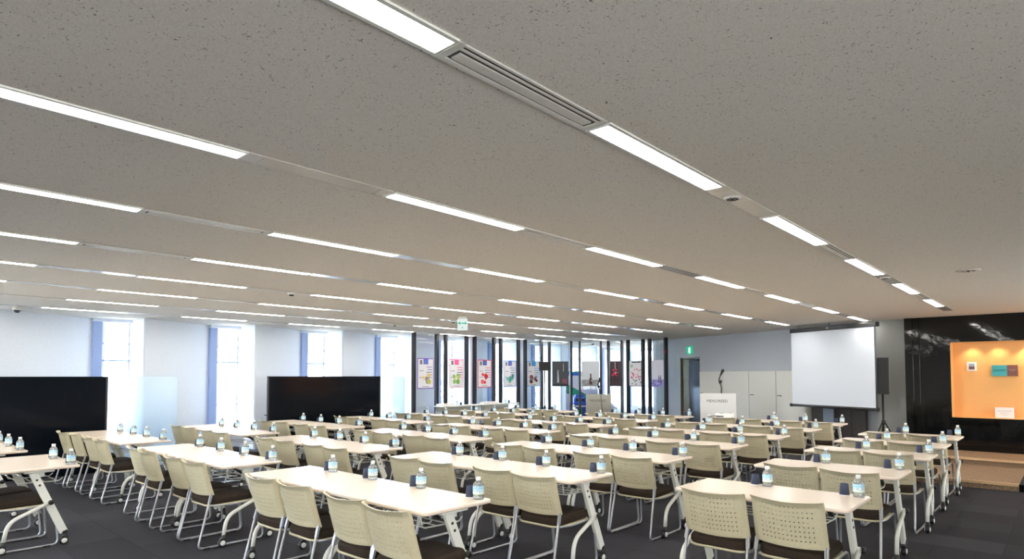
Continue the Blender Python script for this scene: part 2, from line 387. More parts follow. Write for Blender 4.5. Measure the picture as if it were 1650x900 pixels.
# angled grey wall behind the screen
WA = Vector((-2.83, 14.64)); WB = Vector((-9.26, 17.44)); WD = (WB-WA).normalized(); WN = Vector((WD.y, -WD.x))   # WN points away from the room or into it
if WN.y > 0: WN = -WN
def wpt(s, off=0): p = WA+WD*s+WN*off; return (p.x, p.y)
WL = (WB-WA).length
def onwall(x): return (x-WA.x)/WD.x
D0, D1 = onwall(-7.95), onwall(-8.74)
b = MB()
def wseg(b, s0, s1, z0, z1, o0=0, o1=-.15, mi=0):
    b.prism([wpt(s0,o0), wpt(s1,o0), wpt(s1,o1), wpt(s0,o1)], z0, z1, mi)
wseg(b, -.6, D0, 0, CEIL); wseg(b, D1, WL+.6, 0, CEIL); wseg(b, D0, D1, 2.125, CEIL)
struct(b.build('wall_back', M['grey_wall']), 'grey painted wall behind the projection screen', 'wall')
b = MB(); b.prism([wpt(WL+.55,0), (-10.2,18.2), (-10.2, YF), (-10.0, YF), (-10.0,18.3), wpt(WL+.6,-.2)], 0, CEIL)
struct(b.build('wall_side', M['grey_wall']), 'grey wall beyond the glass screens', 'wall')
# door in the angled wall
b = MB(); wseg(b, D0, D1, 2.10, 2.125, 0, -.13, 0); wseg(b, D1-.02, D1, 0, 2.10, 0, -.13); wseg(b, D0, D0+.02, 0, 2.10, 0, -.13)
dr = struct(b.build('door_1', M['door_frame']), 'grey metal door in the angled wall', 'door')
b = MB(); wseg(b, D0+.02, D1-.34, 0.01, 2.10, -.05, -.09); b.build('door_leaf', M['door_metal'], dr)
b = MB(); wseg(b, D1-.34, D1-.02, 0.01, 2.10, -.04, -.10); b.build('side_panel', M['door_frame'], dr)
b = MB(); wseg(b, D0+.16, D0+.42, 2.02, 2.08, .05, -.05); b.beam((*wpt(D0+.30,.04), 2.07), (*wpt(D0+.55,.10), 2.07), .02, .015, (0,0,1)); b.beam((*wpt(D0+.55,.10), 2.07), (*wpt(D1-.2,0), 2.09), .02, .015, (0,0,1)); b.build('door_closer', M['dark_steel'], dr)
# pillar and black wall with the orange niche
BY = 14.25
b = MB(); b.box(-2.95, -2.43, 14.38, 14.95, 0, CEIL)
struct(b.build('wall_pier', flat('pier_grey', 150, 152, 149, .7)), 'light grey pier beside the black gloss wall', 'pillar')
NX0, NX1, NZ0, NZ1, ND = -1.70, 3.4, .80, 2.21, .26
b = MB()
b.box(-2.43, NX0, BY, BY+.7, 0, CEIL); b.box(NX1, XR, BY, BY+.7, 0, CEIL); b.box(NX0, NX1, BY, BY+.7, 0, NZ0); b.box(NX0, NX1, BY, BY+.7, NZ1, CEIL); b.box(NX0, NX1, BY+ND+.02, BY+.7, NZ0, NZ1)
struct(b.build('wall_front', M['black_gloss']), 'black gloss wall around the orange niche', 'wall')
b = MB(); b.box(-2.43, -2.30, BY-.03, BY, 0.0, CEIL); b.box(-2.20, -2.19, BY-.03, BY, 0.0, CEIL)
struct(b.build('trim_1', M['black_gloss']), 'black gloss corner strip of the black wall', 'trim')
b = MB(); b.box(NX0, NX1, BY+ND, BY+ND+.02, NZ0, NZ1); b.box(NX0, NX0+.012, BY+.003, BY+ND, NZ0, NZ1); b.box(NX1-.012, NX1, BY+.003, BY+ND, NZ0, NZ1); b.box(NX0, NX1, BY+.003, BY+ND, NZ0, NZ0+.012); b.box(NX0, NX1, BY+.003, BY+ND, NZ1-.012, NZ1)
struct(b.build('wall_niche', M['orange']), 'orange lined niche set in the black wall', 'niche')
for i, x in enumerate((-1.38, -1.0, -.55, -.1, .5, 1.1, 1.7, 2.3, 2.9)):  # spots past the right edge of view are added for warm ceiling glow
    ld = bpy.data.lights.new('niche_and_fill_spot', 'SPOT'); ld.energy = 6 if x < -.8 else 14; ld.color = (1, .72, .42); ld.spot_size = 1.9; ld.spot_blend = .8; ld.shadow_soft_size = .03
    lo = bpy.data.objects.new('niche_and_fill_spot', ld); COL.objects.link(lo); lo.location = (x, BY+.13, NZ1-.04); lo.rotation_euler = (.12, 0, 0)
# two carpeted steps
b = MB(); b.box(-2.6, -.58, 10.95, BY, 0, .092, 0); b.box(-2.6, -.58, 10.93, 11.0, .092, .102, 1); b.box(-2.6, -.58, 10.92, 10.95, .07, .102, 1)
b.box(-2.6, -.58, 13.0, BY, .092, .192, 0)
b.box(-2.6, XR, 12.95, 13.02, .192, .202, 1); b.box(-2.6, XR, 12.94, 12.97, .17, .202, 1); b.box(-.58, XR, 12.97, BY, 0, .192, 0)
struct(b.build('floor_steps', [M['brown_carpet'], M['nosing']]), 'two low brown carpeted steps with pale wooden nosings', 'steps')
b = MB(); b.box(-.575, XR, 10.93, 10.99, 0, .10); b.box(-.575, XR, 10.99, 12.94, 0, .092)
struct(b.build('trim_2', M['black_gloss']), 'black edge beside the lower step', 'trim')
# outside: pale ground and shrubs seen blurred through the windows
b = MB(); b.box(-60, -14.4, -30, 50, -.4, -.3)
struct(b.build('ground', flat('pale_paving', 200, 196, 188, .9)), 'pale paving outside the windows', 'ground')

# ------------------------------------------------------------------ names for places
ORD = ['first', 'second', 'third', 'fourth', 'fifth', 'sixth', 'seventh', 'eighth', 'ninth', 'tenth', 'eleventh', 'twelfth']
FILE = {'A': 'file nearest windows', 'B': 'file second from windows', 'C': 'file facing lectern', 'D': 'file beside steps'}

# ------------------------------------------------------------------ ceiling strips
LX0, LDX, LY0, LDY, LLEN, LW = -1.557, -1.546, 2.312, 2.142, 1.21, .10
def make_light():
    t = empty('ceiling_light', 'x', 'ceiling light')
    b = MB(); h = LW/2
    for x0, x1, y0, y1 in ((-h-.018,-h,-.01,LLEN+.01), (h,h+.018,-.01,LLEN+.01), (-h,h,-.01,0.0), (-h,h,LLEN,LLEN+.01)): b.box(x0, x1, y0, y1, -.008, 0)
    b.build('frame', M['white_metal'], t)
    b = MB(); b.box(-h, h, 0, LLEN, -.006, 0); b.build('diffuser', M['tube'], t)
    return t
GL = LDY-LLEN
def make_vent():
    t = empty('air_vent', 'x', 'air vent'); h = LW/2+.018; y0, y1 = .012, GL-.03
    b = MB(); b.box(-h, h, y0, y1, -.003, 0); b.build('backing', M['black_plastic'], t)
    b = MB()
    for x0, x1 in ((-h, -h+.024), (h-.012, h)): b.box(x0, x1, y0, y1, -.009, 0)
    b.box(-h, h, y0, y0+.03, -.009, 0); b.box(-h, h, y1-.03, y1, -.009, 0); b.build('frame', M['vent'], t)
    b = MB(); b.box(-h+.034, h-.056, y0+.050, y1-.050, -.0085, 0); b.build('blade', M['vent'], t)
    b = MB(); b.box(h-.038, h-.028, y0+.03, y1-.03, -.0085, 0); b.build('slat', M['vent'], t)
    return t
def make_panel(n):
    t = empty('ceiling_panel', 'x', 'ceiling panel'); h = LW/2+.018
    ys = [.012, .10, GL-.10, GL-.03] if n else [.012, GL*.5, GL-.03]
    for a, c2 in zip(ys, ys[1:]):
        b = MB(); b.box(-h, h, a+.002, c2-.002, -.004, 0); b.build('plate', M['gloss_panel'], t)
    return t
LT, VT, PT = make_light(), make_vent(), (make_panel(0), make_panel(1))
register(None)
used = set()
def put(src, loc, label, group):
    if src.name not in used:
        used.add(src.name); src.location = loc; src['label'] = label; src['group'] = group; return src
    return dup(src, loc, 0, label, group)
VIS = {1: -1, 2: -1, 3: -1}
for r in range(1, 9):
    x = LX0+LDX*(r-1)
    rowname = 'ceiling row nearest windows' if r == 8 else ('ceiling row nearest steps' if r == 1 else ORD[r-1]+' ceiling row from steps')
    k0, k1 = -3, (5 if r < 6 else 6)
    vis = 0; visg = 0
    for k in range(k0, k1+1):
        y = LY0+LDY*k
        if y+LLEN > 14.2 and x > -2.43-.1: continue
        if k == 6 and r < 7: continue
        # in view: to the camera's front and inside the frame's left edge
        inv = (y+LLEN) > max(.25, -x*.165+.1)
        if inv: lab = 'lit ceiling strip light, %s from near end, %s' % (ORD[vis], rowname); vis += 1
        else: lab = 'lit ceiling strip light outside the view behind the viewer'
        put(LT, (x, y, CEIL), lab, 'ceiling strip lights')
        yg = y+LLEN
        if yg+GL > max(.2, -x*.165-.1) and k < k1:
            v = (r == 1 and k in (-1, 1, 3)) or (r == 2 and k in (0, 2)) or (r == 3 and k in (-1, 1)) or (r == 4 and k in (-1, 1, 3)) or (r == 5 and k == 0) or (r > 5 and (r+k) % 3 == 0)
            place = '%s gap from near end, %s' % (ORD[visg], rowname); visg += 1
            if v: put(VT, (x, yg, CEIL), 'slotted pale air vent, '+place, 'ceiling air vents')
            else: put(PT[(r+k) % 2], (x, yg, CEIL), 'glossy blank ceiling panel, '+place, 'ceiling infill panels')

# ------------------------------------------------------------------ table
TW, TD = 1.196, .60
def make_caster(parent, x, y, zt):
    """black twin wheel with a pale cap; hub at z .035"""
    b = MB()
    b.lathe([(.0, -.02), (.034, -.018), (.037, -.01), (.037, .01), (.034, .018), (.0, .02)], 16, 0, c=(x, y-.012, .0375), axis='x')
    b.lathe([(.015, .03), (.02, zt)], 10, 0, c=(x, y, 0)); b.box(x-.02, x+.02, y-.03, y+.016, .045, .082)
    o = b.build('caster', M['black_plastic'], parent)
    for s in (-1, 1):
        b = MB(); b.lathe([(.0, .0), (.024, .0), (.024, .003), (.018, .006), (.0, .0065)] if s > 0 else [(.0, -.0065), (.018, -.006), (.024, -.003), (.024, .0), (.0, .0)], 16, 0, c=(x+s*.0195, y-.012, .0375), axis='x')
        b.build('wheel_cap', M['wheel_cap'], parent)
def make_table():
    t = empty('folding_table', 'x', 'table')
    b = MB(); p0 = rrect(-TW/2, TW/2, -TD/2, TD/2, .035); p1 = rrect(-TW/2+.006, TW/2-.006, -TD/2+.006, TD/2-.006, .03)
    n = len(p0)
    rings = [(p1, TOP-.026), (p0, TOP-.019), (p0, TOP-.006), (p1, TOP)]
    for (pa, za), (pb, zb) in zip(rings, rings[1:]):
        v = [(x,y,za) for x,y in pa]+[(x,y,zb) for x,y in pb]
        b.add(v, [(i,(i+1)%n,n+(i+1)%n,n+i) for i in range(n)], 1, True)
    b.add([(x,y,TOP) for x,y in p1], [list(range(n))], 0); b.add([(x,y,TOP-.026) for x,y in p1], [list(range(n))[::-1]], 1)
    b.build('table_top', [M['wood_top'], M['wood_edge']], t)
    # beam under the top, with its two hinge blocks
    b = MB(); b.box(-.53, .53, -.03, .03, TOP-.085, TOP-.045); b.box(-.5, .5, .09, .11, TOP-.045, TOP-.03); b.build('crossbeam', M['white_metal'], t)
    for s in (-1, 1):
        b = MB(); b.box(s*.43-.03, s*.43+.03, -.14, .10, TOP-.042, TOP-.027); b.beam((s*.43, -.12, TOP-.04), (s*.43, -.04, TOP-.10), .03, .02); b.build('bracket', M['black_plastic'], t)
    # wire shelf
    b = MB()
    for y in (-.12, -.03, .06, .15): b.tube([(-.40, y, TOP-.155), (.40, y, TOP-.155)], .0045, 6)
    for x in (-.40, 0, .40): b.tube(fillet([(x, -.17, TOP-.06), (x, -.16, TOP-.15), (x, .17, TOP-.16), (x, .20, TOP-.13)], .03, 3), .005, 6)
    b.build('wire_shelf', M['white_metal'], t)
    for s in (-1, 1):
        x = s*.535
        b = MB(); b.beam((x, -.06, TOP-.045), (x, .19, .115), .034, .066, (1,0,0)); b.box(x-.03, x+.03, -.13, .10, TOP-.048, TOP-.026)
        lg = b.build('leg', M['white_metal'], t, bevel=.004)
        xo = x+s*.030
        b = MB(); b.tube(fillet([(xo, .075, .415), (xo, -.235, .275), (xo, -.262, .10)], .10, 6), .0175, 10); b.tube([(x, .075, .415), (xo+s*.006, .075, .415)], .02, 10)
        b.build('brace', M['white_metal'], lg)
        b = MB()
        b.lathe([(.0, 0), (.022, 0), (.022, .016), (.0, .018)] if s > 0 else [(.0, -.018), (.022, -.016), (.022, 0), (.0, 0)], 14, 0, c=(xo+s*.018, .075, .415), axis='x')
        b.build('knob', M['black_plastic'], lg)
        for zz in (TOP-.115, TOP-.165):
            b = MB(); f = (TOP-.045-zz)/(TOP-.16); yy = -.06+.25*f
            b.lathe([(.0, 0), (.010, 0), (.010, .003), (.0, .004)] if s > 0 else [(.0, -.004), (.010, -.003), (.010, 0), (.0, 0)], 10, 0, c=(x+s*.017, yy, zz), axis='x'); b.build('bolt', M['black_plastic'], lg)
        make_caster(lg, x, .205, .125); make_caster(lg, xo, -.262, .11)
        b = MB(); b.tube([(x, .20, .11), (x, .19, .13)], .028, 8); b.build('foot_cap', M['black_plastic'], lg)
    return t
# ------------------------------------------------------------------ chair: local y=0 at the top of the backrest, sitter faces +y
def make_chair():
    t = empty('stacking_chair', 'x', 'chair')
    ZB, ZT = .485, .788
    NC, NR = 13, 8
    us = [-1.0, -.93, -.86]; hu = []
    for i in range(NC):
        c0 = -.70+1.40*i/(NC-1); us += [c0-.019, c0+.019]; hu.append(len(us)-2)
    us += [.86, .93, 1.0]
    vs = [0.0, .05]; hv = []
    for j in range(NR):
        c0 = .16+.72*j/(NR-1); vs += [c0-.0135, c0+.0135]; hv.append(len(vs)-2)
    vs += [.95, 1.0]
    def P(u, v, back):
        w = .229-.003*v
        edge = max(0, abs(u)-.84)/.16
        y = .078*(1-v)**1.3 + .036*u*u + .020*edge*edge
        th = .006+.010*max(0, (v-.93)/.07)+.012*edge
        z = ZB+(ZT-ZB)*v-.012*(1-v)*(1-u*u)-.010*v*(1-u*u)+.006*v*abs(u)
        x = u*w
        rec = .004*(1 if abs(u) < .8 and .1 < v < .93 else 0)
        y -= .020*max(0, (v-.82)/.18)**2
        return (x, y-(th/2-rec) if back else y+th/2+rec, z)
    nu, nv = len(us), len(vs); b = MB()
    vt = [P(u, v, True) for v in vs for u in us]+[P(u, v, False) for v in vs for u in us]
    o = nu*nv; f = []
    hole = lambda i, j: i in hu and j in hv
    idx = lambda i, j: j*nu+i
    for j in range(nv-1):
        for i in range(nu-1):
            q = (idx(i,j), idx(i+1,j), idx(i+1,j+1), idx(i,j+1))
            if hole(i, j):
                for a, c2 in zip(q, q[1:]+q[:1]): f.append((a, c2, c2+o, a+o))
            else:
                f.append(q[::-1]); f.append(tuple(x+o for x in q))
    for i in range(nu-1):
        for j in (0, nv-1): f.append((idx(i,j), idx(i+1,j), idx(i+1,j)+o, idx(i,j)+o))
    for j in range(nv-1):
        for i in (0, nu-1): f.append((idx(i,j), idx(i,j+1), idx(i,j+1)+o, idx(i,j)+o))
    b.add(vt, f, 0, False)
    bk = b.build('backrest', M['cream'], t)
    # cushion
    b = MB(); pr = rrect(-.215, .215, .09, .56, .09, 6); n = len(pr)
    def sc(k, z): return [(x*k, .30+(y-.30)*k, z+(.012 if y > .45 else 0)-.012*(abs(x)/.225)**2*0) for x, y in pr]
    rings = [sc(.97, .392), sc(1.0, .405), sc(1.0, .432), sc(.97, .448), sc(.85, .457)]
    for a, c2 in zip(rings, rings[1:]): b.add(a+c2, [(i,(i+1)%n,n+(i+1)%n,n+i) for i in range(n)], 0, True)
    b.add(rings[-1], [list(range(n))]); b.add(rings[0], [list(range(n))[::-1]]); b.build('seat', M['fabric'], t)
    b = MB(); b.prism(rrect(-.218, .218, .087, .562, .09, 6), .378, .393, 0, sm=True); b.build('seat_pan', M['cream'], t)
    for s in (-1, 1):
        x = s*.218
        b = MB()
        path = [(x*.96, .13, .385), (x*.98, .30, .372), (x, .585, .385), (s*.228, .62, .012), (s*.230, .0, .012), (s*.217, .122, .505)]
        b.tube(fillet(path, .055, 5), .0100, 8)
        b.beam((s*.2225, .100, .415), (s*.2175, .1205, .498), .024, .018, (1,0,0))
        lg = b.build('leg', M['chrome'], t)
        for y in (.08, .53):
            b = MB(); b.box(s*.2295-.0105, s*.2295+.0105, y-.03, y+.03, .0, .014); b.build('glide', M['black_plastic'], lg)
        b = MB(); b.lathe([(.0, -.009), (.004, -.0085), (.004, .0), (.0, .0)], 8, 0, c=(s*.207, .108, .53), axis='y'); b.build('rivet', M['black_plastic'], bk)
    return t
def make_bottle():
    b = MB(); b.lathe([(.030, 0), (.0335, .004), (.034, .02), (.0325, .026), (.034, .032), (.034, .092), (.033, .100), (.025, .115), (.0165, .123), (.0140, .127), (.0140, .136)], 20, 0, sq=.22)
    t = tag(b.build('water_bottle', M['bottle']), 'x', 'bottle')
    b = MB(); b.lathe([(.0155, .128), (.0165, .129), (.0165, .149), (.015, .151)], 14); b.build('cap', M['white'], t)
    b = MB()
    prof = [(.0344, .034), (.0347, .036), (.0347, .088), (.0344, .090)]
    b.lathe(prof, 20, 0, sq=.22); b.f = b.f[:-2]; b.mi = b.mi[:-2]; b.sm = b.sm[:-2]; b.build('wrap', M['wrap'], t)
    return t
def make_cup():
    b = MB(); b.lathe([(.0325, .0), (.0345, .0015), (.0345, .0035), (.033, .005)], 20, 1)
    b.lathe([(.033, .005), (.0262, .080), (.0255, .081), (.0248, .080), (.0250, .074), (.0, .074)], 20, 0)
    return tag(b.build('paper_cup', [M['cup'], M['paper']]), 'x', 'cup')

TBL, CHR, BTL, CUP = make_table(), make_chair(), make_bottle(), make_cup()
register(None)
U = .84
tables = []          # (file, row ordinal, which of the pair or None, centre x, far-edge y)
ROWY = lambda r: (1.87+1.805*r)*U
ends = {'A': (-13.42, -10.53), 'B': (-9.83, -7.0), 'C': (-6.37, -3.54)}
for fkey, (a, z) in ends.items():
    for r in range(0, 8):
        if fkey == 'C' and r == 0: continue
        w_ = (z-a)*U/2
        for h in (0, 1):
            if fkey == 'B' and r == 0 and h == 1: continue
            row = r if fkey == 'C' else r+1
            tables.append((fkey, row, h, a*U+w_*(h+.5), ROWY(r)+(.09 if fkey == 'B' and r == 0 else 0), r))
for i, (xr, yf) in enumerate(((-1.262, 5.85), (-1.290, 7.78), (-1.30, 9.60), (-1.345, 11.17), (-1.355, 12.68))):
    tables.append(('D', i+1, None, xr*U-TW/2, yf*U, i+10))
for fkey, row, h, cx, yf, r in tables:
    rw = '%s row from near end, %s' % (ORD[row-1], FILE[fkey])
    cy = yf-TD/2
    hs = '' if h is None else ('left half of pair, ' if h == 0 else 'right half of pair, ')
    put(TBL, (cx, cy, 0), 'pale folding table, %s%s' % (hs, rw), 'folding tables in four files')
    for k in (0, 1):
        seat = ('left seat' if k == 0 else 'right seat') if h is None else ORD[h*2+k]+' seat from left'
        if not (fkey == 'A' and r == 0):
            dx = (-.222, .262)[k]+random.uniform(-.006, .006)+(0 if fkey == 'D' else .045)
            if fkey == 'C' and r == 1: dx += .13
            off = .19+random.uniform(-.025, .025)
            c_ = put(CHR, (cx+dx, yf-TD-off, 0), 'cream chair, %s, %s' % (seat, rw), 'cream chairs at the tables')
            c_.rotation_euler.z = random.uniform(-.015, .015)
        bx = cx+TW/2-.075-(.61 if k == 0 else 0)+random.uniform(-.012, .012); by = yf-.072+random.uniform(-.01, .01)
        if not (fkey == 'C' and r == 7 and h == 0 and k == 0):
            o = put(BTL, (bx, by, TOP), 'water bottle, %s, %s' % (seat, rw), 'water bottles on the tables')
            o.rotation_euler.z = random.uniform(-.3, .3)
            put(CUP, (bx-.094+random.uniform(-.008, .008), by+.008, TOP), 'navy cup, %s, %s' % (seat, rw), 'navy paper cups on the tables')

# ------------------------------------------------------------------ boards by the windows
def board(y0, y1, g1, label, glabel):
    X = -12.0
    t = empty('black_board', label, 'room divider', (X, 0, 0))
    b = MB(); b.box(-.02, .02, y0, y1, .0, 1.582); b.build('panel', M['black_board'], t)
    b = MB(); b.box(-.024, .024, y1-.025, y1+.004, 0, 1.586); b.box(-.024, .024, y0-.004, y0+.02, 0, 1.586); b.build('edge_strip', M['dark_steel'], t)
    b = MB(); b.box(-.02, .06, y0-.05, y0-.004, .80, .82); b.build('latch', M['black_plastic'], t)
    t = empty('frosted_glass_board', glabel, 'room divider', (X-.05, 0, 0))
    poly = [(y1+.01-.3, .02), (g1, .02)]+[(g1-.06+.06*math.cos(a), 1.52+.06*math.sin(a)) for a in [k*PI/12 for k in range(7)]]+[(y1+.01-.3, 1.58)]
    b = MB(); n = len(poly); v = [(-.006, y, z) for y, z in poly]+[(.006, y, z) for y, z in poly]
    b.add(v, [list(range(n)), list(range(n, 2*n))[::-1]]+[(i, (i+1) % n, n+(i+1) % n, n+i) for i in range(n)]); b.build('sheet', M['frost'], t)
    b = MB(); b.box(-.03, .03, g1-.5, g1-.44, 0, .03); b.box(-.16, .16, g1-.5, g1-.44, 0, .02); b.box(-.009, -.0, g1-.5, g1-.44, .0, .25); b.build('foot', M['white_metal'], t)
board(.40, 3.16, 4.27, 'black gloss divider at the near end of the window wall', 'pale frosted glass sheet beside the nearer black divider')
board(5.95, 8.67, 9.45, 'black gloss divider before the third window, nearer the posters', 'pale frosted glass sheet beside the farther black divider')

# ------------------------------------------------------------------ glass screens with posters
POST = [(-12.633,10.183),(-12.631,10.959),(-12.63,11.278),(-12.627,12.058),(-12.626,12.375),(-12.624,13.165),(-12.64,13.477),(-12.62,14.249),(-12.596,14.541),(-12.485,15.196),
        (-12.397,15.495),(-12.029,16.148),(-11.818,16.343),(-11.276,16.755),(-11.016,16.803),(-10.566,16.888),(-10.332,16.875),(-9.751,16.788),(-9.503,16.751),(-8.811,16.466)]
pname = ['purple framed fruit poster', 'pink framed pineapple poster', 'red framed berry poster', 'blue framed leaf poster', 'pale blue framed cherry poster', 'dark figure poster', 'grey bottle poster', 'dark crimson poster', 'petal strewn poster', 'lavender field poster']
def poster(i, t_mid, rz, wid):
    W_, H_ = min(.56, wid-.06), .80
    mats = []; b = MB()
    def mi(m):
        if m not in mats: mats.append(m)
        return mats.index(m)
    def q(x0, z0, x1, z1, m, lift=0): b.box(x0*W_, x1*W_, -.006-lift, -.003, z0*H_, z1*H_, mi(m))
    def disc(x, z, r, m, lift=.0006, sx=1.0, n=14):
        p = [(x*W_+r*sx*W_*math.cos(2*PI*k/n), z*H_+r*W_*math.sin(2*PI*k/n)) for k in range(n)]
        v = [(px, -.006-lift, pz) for px, pz in p]+[(px, -.004, pz) for px, pz in p]
        b.add(v, [list(range(n)), list(range(n, 2*n))[::-1]]+[(k, (k+1) % n, n+(k+1) % n, n+k) for k in range(n)], mi(m))
    white = flat('poster_paper', 236, 236, 242)
    R = random.Random(40+i)
    if i < 5:
        fr = [flat('poster_purple', 128, 70, 190), flat('poster_pink', 240, 90, 150), flat('poster_red', 226, 50, 80), flat('poster_blue', 80, 120, 226), flat('poster_sky', 90, 170, 240)][i]
        hd = [flat('poster_indigo', 90, 110, 200), flat('poster_pink', 240, 90, 150), flat('poster_navy', 84, 110, 186), flat('poster_indigo', 90, 110, 200), flat('poster_cyan', 60, 160, 230)][i]
        q(-.5, -.5, .5, .5, fr); q(-.46, -.472, .46, .472, white, .0003)
        q(-.14, .30, .16, .472, hd, .0006); q(-.34, .30, -.20, .44, flat('poster_grey', 120, 112, 124), .0006)
        for k in range(5): q(.02+.1*R.random(), .2-.085*k, .40, .2-.085*k+.022, [fr, hd, flat('poster_text', 90, 96, 130)][k % 3], .0006)
        for k in range(2): q(-.38, .08-.22*k, -.1, .095-.22*k, flat('poster_text', 90, 96, 130), .0006)
        fc = [[(150, 150, 180), (238, 206, 90), (200, 196, 90)], [(150, 190, 110), (196, 206, 130), (120, 170, 90)], [(220, 70, 90), (236, 110, 110), (200, 40, 60)], [(80, 170, 160), (120, 196, 190), (70, 140, 130)], [(150, 60, 70), (120, 130, 150), (90, 40, 50)]][i]
        for k in range(9): disc(-.2+.45*R.random(), -.32+.3*R.random(), .07+.06*R.random(), flat('fruit_%d_%d' % (i, k % 3), *fc[k % 3]), .0007+.0002*k)
        q(-.2, -.44, .2, -.425, flat('poster_text', 90, 96, 130), .0006)
    elif i == 5:
        q(-.5, -.5, .5, .5, flat('poster_charcoal', 74, 78, 84)); q(-.5, -.5, .5, -.42, flat('poster_black', 40, 42, 46), .0004)
        for k in range(7): disc(-.15+.04*R.random(), -.3+.07*k, .09-.007*k, flat('poster_mist', 200, 208, 222), .0007+.0002*k, .7)
        for k in range(6): disc(.15+.25*R.random(), -.36+.14*R.random(), .07, flat('poster_rose', 150, 84, 100), .0007+.0002*k)
        for k in range(7): q(.18, .10+.045*k, .21, .13+.045*k, white, .0006)
    elif i == 6:
        q(-.5, -.5, .5, .5, flat('poster_pearl', 214, 220, 228)); q(-.5, -.5, .5, -.24, flat('poster_stone', 150, 152, 156), .0004)
        disc(.02, -.32, .10, flat('bottle_brown', 90, 60, 54), .0008, .8); q(-.06, -.44, .10, -.18, flat('bottle_brown', 90, 60, 54), .0008); q(-.015, -.18, .055, .0, flat('bottle_dark', 60, 44, 44), .0008)
        for k in range(8): disc(-.45+.9*R.random(), -.46+.2*R.random(), .05, flat('poster_pebble', 176, 178, 182), .0006+.0001*k)
    elif i == 7:
        q(-.5, -.5, .5, .5, flat('poster_maroon', 66, 40, 50))
        for k in range(3): q(-.42+.3*k, -.5, -.30+.3*k, .46, flat('poster_dusk', 44, 34, 42), .0004)
        for k in range(14): disc(-.3+.6*R.random(), -.1+.35*R.random()-.05, .03+.06*R.random(), flat('crimson_%d' % (k % 3), *[(220, 50, 90), (160, 40, 66), (240, 120, 140)][k % 3]), .0006+.0002*k)
        for k in range(6): q(-.03, .2+.045*k, .03, .23+.045*k, flat('poster_mist', 200, 208, 222), .0008)
    elif i == 8:
        q(-.5, -.5, .5, .5, white); q(-.3, .42, .42, .48, flat('poster_slate', 80, 86, 96), .0004); q(-.5, -.5, .5, -.47, flat('poster_slate', 80, 86, 96), .0004)
        for k in range(16): disc(-.42+.84*R.random(), -.1+.4*R.random()-.1, .05+.03*R.random(), flat('petal_%d' % (k % 2), *[(236, 130, 160), (206, 90, 120)][k % 2]), .0006+.0001*k, .6+.4*R.random())
        for k in range(9): disc(-.4+.84*R.random(), -.42+.22*R.random(), .05, flat('poster_slate', 80, 86, 96), .0007+.0001*k, .8)
        disc(-.3, .3, .12, flat('poster_leaf', 170, 190, 180), .0008)
    else:
        q(-.5, -.5, .5, .5, flat('poster_lilac_white', 224, 224, 236)); q(-.5, -.5, .5, -.22, flat('poster_lavender', 150, 144, 204), .0004)
        for k in range(14): disc(-.45+.9*R.random(), -.46+.24*R.random(), .06, flat('lavender_%d' % (k % 2), *[(110, 100, 180), (180, 176, 224)][k % 2]), .0006+.0001*k)
        for x in (.12, .26): q(x-.04, -.34, x+.04, -.12, flat('bottle_violet', 80, 70, 120), .002); q(x-.018, -.12, x+.018, -.06, flat('bottle_violet', 80, 70, 120), .002)
    o = b.build('poster', mats, None, loc=(t_mid[0], t_mid[1], 1.655), rz=rz)
    where = ['first', 'second', 'third', 'fourth', 'fifth', 'sixth', 'seventh', 'eighth', 'ninth', 'last'][i]
    tag(o, pname[i]+' hung on the %s glass screen from the windows' % where, 'poster', 'posters on the glass screens')
for i in range(10):
    a = Vector(POST[2*i]); c2 = Vector(POST[2*i+1]); d = (c2-a); ln = d.length; rz = math.atan2(d.y, d.x); mid = (a+c2)/2
    t = empty('glass_screen', 'dark posted glass screen carrying the '+pname[i], 'glass screen', (mid.x, mid.y, 0), rz, 'glass screens in a curve')
    for s in (-1, 1):
        b = MB(); x = s*(ln/2); b.box(x-.036, x+.036, -.05, .05, 0, CEIL); b.build('post', M['dark_steel'], t)
    b = MB(); b.box(-ln/2+.036, ln/2-.036, -.005, .005, .02, CEIL-.01); b.build('glass_sheet', M['pane2'], t)
    nrm = Vector((d.y, -d.x)).normalized()
    poster(i, (mid.x+nrm.x*.006, mid.y+nrm.y*.006), rz, ln-.04)

# ------------------------------------------------------------------ counter tables along the glass
for i, (y0, y1) in enumerate(((10.75, 12.20), (12.24, 13.70))):
    t = empty('side_table', ['narrow white table along the glass, nearer the black dividers', 'narrow white table along the glass, nearer the tripod speaker'][i], 'table', (-12.3, (y0+y1)/2, 0), 0, 'narrow tables along the glass screens')
    h = (y1-y0)/2
    b = MB(); b.box(-.2, .2, -h, h, .775, .80); b.build('table_top', M['white_metal'], t, bevel=.004)
    for sx in (-.17, .17):
        for sy in (-h+.08, h-.08):
            b = MB(); b.tube([(sx, sy, 0), (sx, sy, .775)], .016, 8); b.build('leg', M['chrome'], t)
    b = MB(); b.box(-.16, .16, -h+.08, h-.08, .60, .615); b.build('shelf', M['white_metal'], t)
    b = MB(); b.box(-.185, -.175, -h+.1, h-.1, .45, .77); b.build('back_panel', M['white_metal'], t)
for k, (y, dx) in enumerate(((11.42, 0), (13.35, 0))):
    o = dup(BTL, (-12.32, y, .80), 0, 'water bottle on the narrow white table, nearer the '+('black dividers' if k == 0 else 'tripod speaker'), 'water bottles on the tables')
    dup(CUP, (-12.30, y+.12, .80), 0, 'navy cup on the narrow white table, nearer the '+('black dividers' if k == 0 else 'tripod speaker'), 'navy paper cups on the tables')
